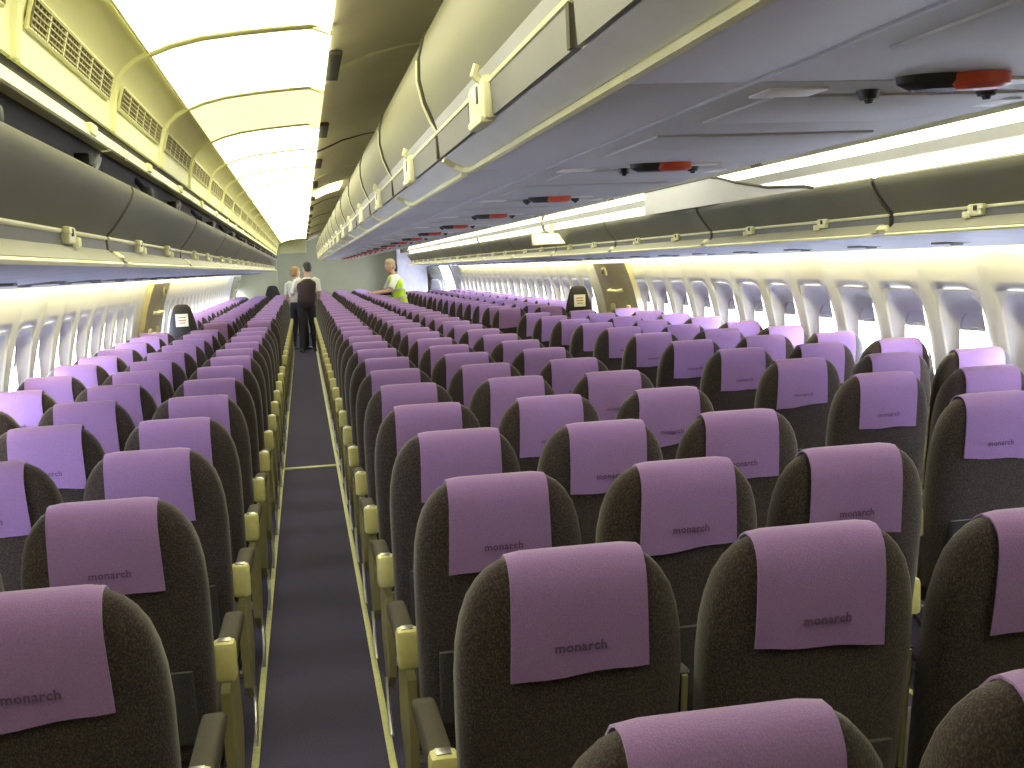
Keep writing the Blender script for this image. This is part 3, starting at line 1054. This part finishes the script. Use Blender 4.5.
# frame of the open doorway on the right
t = struct_empty('door_4')
d = MB()
for yy in DOORWAY:
    d.tube([(wx(z) - .01, yy, z) for z in (.02, .4, .8, 1.2, 1.5, 1.75, 1.95)], .035, 8)
d.tube([(wx(1.95) - .01, DOORWAY[0], 1.95), (wx(1.95) - .01, DOORWAY[1], 1.95)], .035, 8)
d.obj('frame', 'white', t)
# partitions at the forward end
mb = MB(); mb.box((-2.0, 28.2, 1.05), (1.0, .08, 2.1), bev=.02)
tag(mb.obj('partition', 'bulk'), 'greenish partition panel at the far left end of the cabin', 'partition')
mb = MB(); mb.box((1.85, 28.6, 1.05), (.75, .08, 2.1), bev=.02)
tag(mb.obj('partition', 'lav'), 'lavender partition panel at the far right end of the cabin', 'partition')


# ------------------------------------------------------------------ people
def skin_mesh(name, chains, mats, sub=2):
    """chains: list of lists of ((x,y,z), r); chains joining at equal coordinates share that vertex"""
    me = bpy.data.meshes.new(name)
    vs, rs, es, idx = [], [], [], {}
    for ch in chains:
        prev = None
        for p, r in ch:
            key = tuple(round(q, 4) for q in p)
            if key not in idx:
                idx[key] = len(vs); vs.append(p); rs.append(r if isinstance(r, tuple) else (r, r))
            i = idx[key]
            if prev is not None and prev != i: es.append((prev, i))
            prev = i
    me.from_pydata(vs, es, [])
    o = bpy.data.objects.new(name, me); COL.objects.link(o)
    sk = o.modifiers.new('s', 'SKIN'); sk.use_smooth_shade = True; sk.branch_smoothing = .4
    for i, r in enumerate(rs):
        o.data.skin_vertices[0].data[i].radius = r
    o.data.skin_vertices[0].data[0].use_root = True
    ss = o.modifiers.new('b', 'SUBSURF'); ss.levels = sub; ss.render_levels = sub
    dg = bpy.context.evaluated_depsgraph_get()
    m2 = bpy.data.meshes.new_from_object(o.evaluated_get(dg))
    bpy.data.objects.remove(o)
    m2.name = name
    m2.materials.clear()
    m2.materials.append(M[mats])
    m2.polygons.foreach_set('use_smooth', [True] * len(m2.polygons))
    return m2


def lerp(a, b_, t): return tuple(a[i] * (1 - t) + b_[i] * t for i in range(3))


def arm_chain(sh, el, wr):
    return [(sh, .056), (lerp(sh, el, .5), .046), (el, .039), (lerp(el, wr, .4), .038), (wr, .026)]


def hand_chains(el, wr, side):
    d = (Vector(wr) - Vector(el)).normalized()
    lat = d.cross(Vector((0, 1, .2))).normalized() if abs(d.y) < .9 else Vector((1, 0, 0))
    nrm = lat.cross(d).normalized()
    palm = Vector(wr) + d * .09
    ch = [[(tuple(wr), .026), (tuple(Vector(wr) + d * .045), (.036, .018)), (tuple(palm), (.036, .016))]]
    for k, (o_, ln) in enumerate(((-.030, .066), (-.010, .078), (.010, .073), (.028, .056))):
        b0 = palm + lat * o_
        ch.append([(tuple(palm), (.036, .016)), (tuple(b0 + d * .012), .0095), (tuple(b0 + d * (.012 + ln * .5) + nrm * .006), .0085), (tuple(b0 + d * (ln * .92) + nrm * .024), .0075)])
    tb = Vector(wr) + d * .04
    ch.append([(tuple(tb - d * -.005), (.036, .018)), (tuple(tb - lat * .042 * side + d * .02), .011), (tuple(tb - lat * .056 * side + d * .055 + nrm * .012), .009)])
    ch[-1][0] = (tuple(Vector(wr) + d * .045), (.036, .018))
    return ch


def head_mesh(c, ang=0, tilt=0):
    """head lofted from rings, with eyes, nose, mouth and ears; faces +y before turning"""
    mb = MB()
    prof = [(-.125, .030, .036, .030), (-.112, .046, .052, .024), (-.085, .060, .072, .014), (-.05, .069, .085, .006), (-.01, .074, .093, 0), (.03, .077, .097, -.004), (.07, .074, .093, -.008), (.095, .062, .078, -.010), (.112, .040, .052, -.010), (.118, .012, .016, -.010)]
    mb.loft([[(a * math.cos(2 * PI * k / 20), b_ * math.sin(2 * PI * k / 20) + o, z) for k in range(20)] for z, a, b_, o in prof])
    mb.loft([[(.012 * w * math.cos(2 * PI * k / 8), .088 + dy + .012 * w * math.sin(2 * PI * k / 8), z) for k in range(8)] for z, w, dy in ((.018, .4, .004), (-.01, .8, .012), (-.028, 1.2, .018), (-.036, .6, .008))])
    mb.box((0, .083, -.062), (.044, .012, .010), bev=.004); mb.box((0, .082, -.073), (.036, .012, .010), bev=.004)
    for s in (-1, 1):
        mb.ball((s * .077, -.008, -.008), (.010, .022, .033), 10, 6)
        mb.box((s * .03, .090, .028), (.034, .010, .008), bev=.003)
    eyes = MB()
    for s in (-1, 1): eyes.ball((s * .030, .084, .008), (.013, .010, .009), 8, 6)
    Rm = Matrix.Translation(c) @ Matrix.Rotation(ang, 4, 'Z') @ Matrix.Rotation(-tilt, 4, 'X')
    return mb, eyes, Rm


def person(label, loc, rz, J, outfit, hair, head_turn=0, head_tilt=.1):
    t = thing('person', label, 'person', loc, rz)
    pel, chest, neck, head = J['pelvis'], J['chest'], J['neck'], J['head']
    ch = [[(pel, .105), (lerp(pel, chest, .45), .100), (chest, .108), (lerp(chest, neck, .7), .065), (neck, .048), (lerp(neck, head, .7), .047)]]
    for s, S in (('l', -1), ('r', 1)):
        hip, kn, an, toe = J['hip_' + s], J['knee_' + s], J['ankle_' + s], J['toe_' + s]
        ch.append([(pel, .105), (hip, .080), (lerp(hip, kn, .5), .074), (kn, .054), (lerp(kn, an, .35), .054), (an, .036)])
        ch.append([(chest, .108), (J['sh_' + s], .055)] + arm_chain(J['sh_' + s], J['el_' + s], J['wr_' + s])[1:])
        ch += hand_chains(J['el_' + s], J['wr_' + s], S)
    me = skin_mesh('body', ch, 'skin')
    hm, ey, Rm = head_mesh(head, head_turn, head_tilt)
    h2 = hm.mesh('h', 'skin', 60); h2.transform(Rm)
    bm = bmesh.new(); bm.from_mesh(me); bm.from_mesh(h2)
    bm.to_mesh(me); bm.free()
    me.polygons.foreach_set('use_smooth', [True] * len(me.polygons))
    link('body', me, t)
    e2 = ey.mesh('eyes', 'eye', 60); e2.transform(Rm); link('eyes', e2, t)
    hb = MB()
    hb.loft([[(a * math.cos(2 * PI * k / 20), b_ * math.sin(2 * PI * k / 20) + o, z) for k in range(20)] for z, a, b_, o in ((-.075, .050, .042, -.055), (-.05, .070, .060, -.045), (-.01, .081, .080, -.030), (.03, .085, .094, -.018), (.07, .083, .100, -.010), (.10, .068, .083, -.012), (.122, .044, .056, -.012), (.130, .012, .016, -.012))])
    h3 = hb.mesh('hair', hair, 60); h3.transform(Rm); link('hair', h3, t)
    # clothes: rings round the trunk, tapered tubes round the limbs
    def trunk(mb, stations):
        rings = []
        for t_, a_, b2 in stations:
            c0 = Vector(lerp(pel, chest, t_)) if t_ <= 1 else Vector(lerp(chest, neck, t_ - 1))
            rings.append([c0 + Vector((a_ * math.cos(2 * PI * k / 24), b2 * math.sin(2 * PI * k / 24), 0)) for k in range(24)])
        mb.loft(rings)
    mb = MB(); trunk(mb, ((-.32, .10, .09), (-.22, .165, .125), (0, .172, .128), (.18, .160, .118), (.22, .150, .108)))
    for s in 'lr':
        hip, kn, an = J['hip_' + s], J['knee_' + s], J['ankle_' + s]
        mb.tube([lerp(hip, pel, .25), hip, lerp(hip, kn, .5), kn, lerp(kn, an, .5), lerp(kn, an, 1.0)], [.085, .098, .086, .068, .062, .060], 14)
    mb.obj('trousers', outfit['trousers'], t, 60)
    mb = MB(); trunk(mb, ((.14, .160, .118), (.3, .164, .120), (.55, .166, .120), (.85, .184, .126), (1.0, .190, .126), (1.3, .178, .112), (1.5, .140, .095), (1.72, .082, .075), (1.8, .066, .066)))
    for s in 'lr':
        S, E_, W_ = J['sh_' + s], J['el_' + s], J['wr_' + s]
        pts, rr = [lerp(S, chest, .75), lerp(S, chest, .42), lerp(S, chest, .15), lerp(S, E_, .10), lerp(S, E_, .38), lerp(S, E_, .82)], [.030, .056, .064, .066, .063, .060]
        if outfit.get('long'): pts, rr = pts + [E_, lerp(E_, W_, .5), lerp(E_, W_, .95)], rr + [.054, .048, .040]
        mb.tube(pts, rr, 12)
    mb.obj('shirt', outfit['shirt'], t, 60)
    if outfit.get('vest'):
        mb = MB(); trunk(mb, ((-.2 if outfit.get('tape') else .1, .180, .136), (.3, .176, .132), (.55, .178, .132), (.85, .196, .138), (1.0, .200, .138), (1.3, .170, .122), (1.5, .130, .105), (1.66, .092, .086)))
        vo = mb.obj('vest', outfit['vest'], t, 60)
        if outfit.get('tape'):
            for q in (.18, .62):
                c0 = Vector(lerp(pel, chest, q)); ax = (Vector(chest) - Vector(pel)).normalized()
                X = Vector((1, 0, 0)); Yv = ax.cross(X).normalized(); X = Yv.cross(ax).normalized()
                mb = MB()
                rings = []
                for (h, g) in ((-.025, 0), (-.022, .006), (.022, .006), (.025, 0)):
                    rings.append([c0 + ax * h + X * (.184 + g) * math.cos(2 * PI * k / 28) + Yv * (.139 + g) * math.sin(2 * PI * k / 28) for k in range(28)])
                mb.loft(rings, cap=False); mb.obj('reflective_band', 'tapegrey', vo)
    for s in 'lr':
        an, toe = Vector(J['ankle_' + s]), Vector(J['toe_' + s])
        d = (toe - an); d.z = 0; L = d.length; d.normalize(); q = Vector((-d.y, d.x, 0))
        mb = MB()
        base = Vector((an.x, an.y, an.z - .085))
        rings = []
        for u, w, h in ((-.07, .024, .05), (-.055, .036, .085), (0, .040, .10), (.07, .044, .07), (.13, .047, .052), (.175, .036, .04), (.195, .014, .022)):
            c0 = base + d * u
            rings.append([c0 + q * (w * math.cos(a)) + Vector((0, 0, max(0, h * (.5 + .5 * math.sin(a))) )) for a in [2 * PI * k / 14 for k in range(14)]])
        mb.loft(rings); mb.obj('shoe', 'black', t, 60)
    return t


def stand(h=1.76, lean=0, spread=.1, arms=None, step=.0, bend=0):
    k = h / 1.76
    J = dict(pelvis=(0, 0, .95 * k), chest=(lean * .5, bend * .5, 1.33 * k), neck=(lean * .8, bend * .85, 1.49 * k), head=(lean, bend + .02, 1.635 * k))
    for s, S in (('l', -1), ('r', 1)):
        st = step * S
        J['hip_' + s] = (S * .09, 0, .88 * k); J['knee_' + s] = (S * (.09 + spread * .3), .02 + st * .5, .49 * k)
        J['ankle_' + s] = (S * (.09 + spread * .5), -.02 + st, .085); J['toe_' + s] = (S * (.10 + spread * .6), .2 + st, .03)
        J['sh_' + s] = (S * .185 * k + lean * .7, bend * .7, 1.42 * k)
        J['el_' + s] = (S * .235 + lean * .5, -.02 + bend * .7, 1.13 * k); J['wr_' + s] = (S * .24 + lean * .3, .10 + bend * .7, .90 * k)
    if arms: J.update(arms)
    return J


person('person standing in the near aisle in dark waistcoat, white shirt and dark trousers, back turned', (-.86, 22.8, 0), .12,
       stand(1.80, .06, .10, dict(el_l=(-.26, .12, 1.15), wr_l=(-.18, .34, 1.22)), .09),
       dict(trousers='navy', shirt='shirt', vest='vest'), 'hair_dark', .35, .15)
person('fair-haired person in pale grey shirt and dark trousers, standing behind the waistcoat wearer', (-1.03, 23.6, 0), -.5,
       stand(1.72, -.02, .06, dict(el_r=(.24, .10, 1.10), wr_r=(.12, .30, 1.15)), .06),
       dict(trousers='navy', shirt='shirt_grey'), 'hair_blond', -.5, .05)
person('person in yellow high-visibility vest leaning over seats in the far aisle', (.96, 22.0, 0), PI / 2 + .15,
       stand(1.78, 0, .08, dict(el_l=(-.26, .26, 1.17), wr_l=(-.18, .46, 1.14), el_r=(.26, .24, 1.15), wr_r=(.20, .46, 1.14)), .08, .16),
       dict(trousers='navy', shirt='shirt', vest='hivis', tape=True), 'hair_grey', 0, .15)
person('person in black long-sleeved jacket, mostly hidden behind the yellow safety vest', (.98, 22.7, 0), PI / 2 + .2,
       stand(1.72, 0, .08, dict(el_l=(-.24, .22, 1.12), wr_l=(-.18, .44, 1.12), el_r=(.27, -.12, 1.18), wr_r=(.26, .04, 1.0)), .05, .08),
       dict(trousers='navy', shirt='jacket', long=True), 'hair_dark', 0, .1)
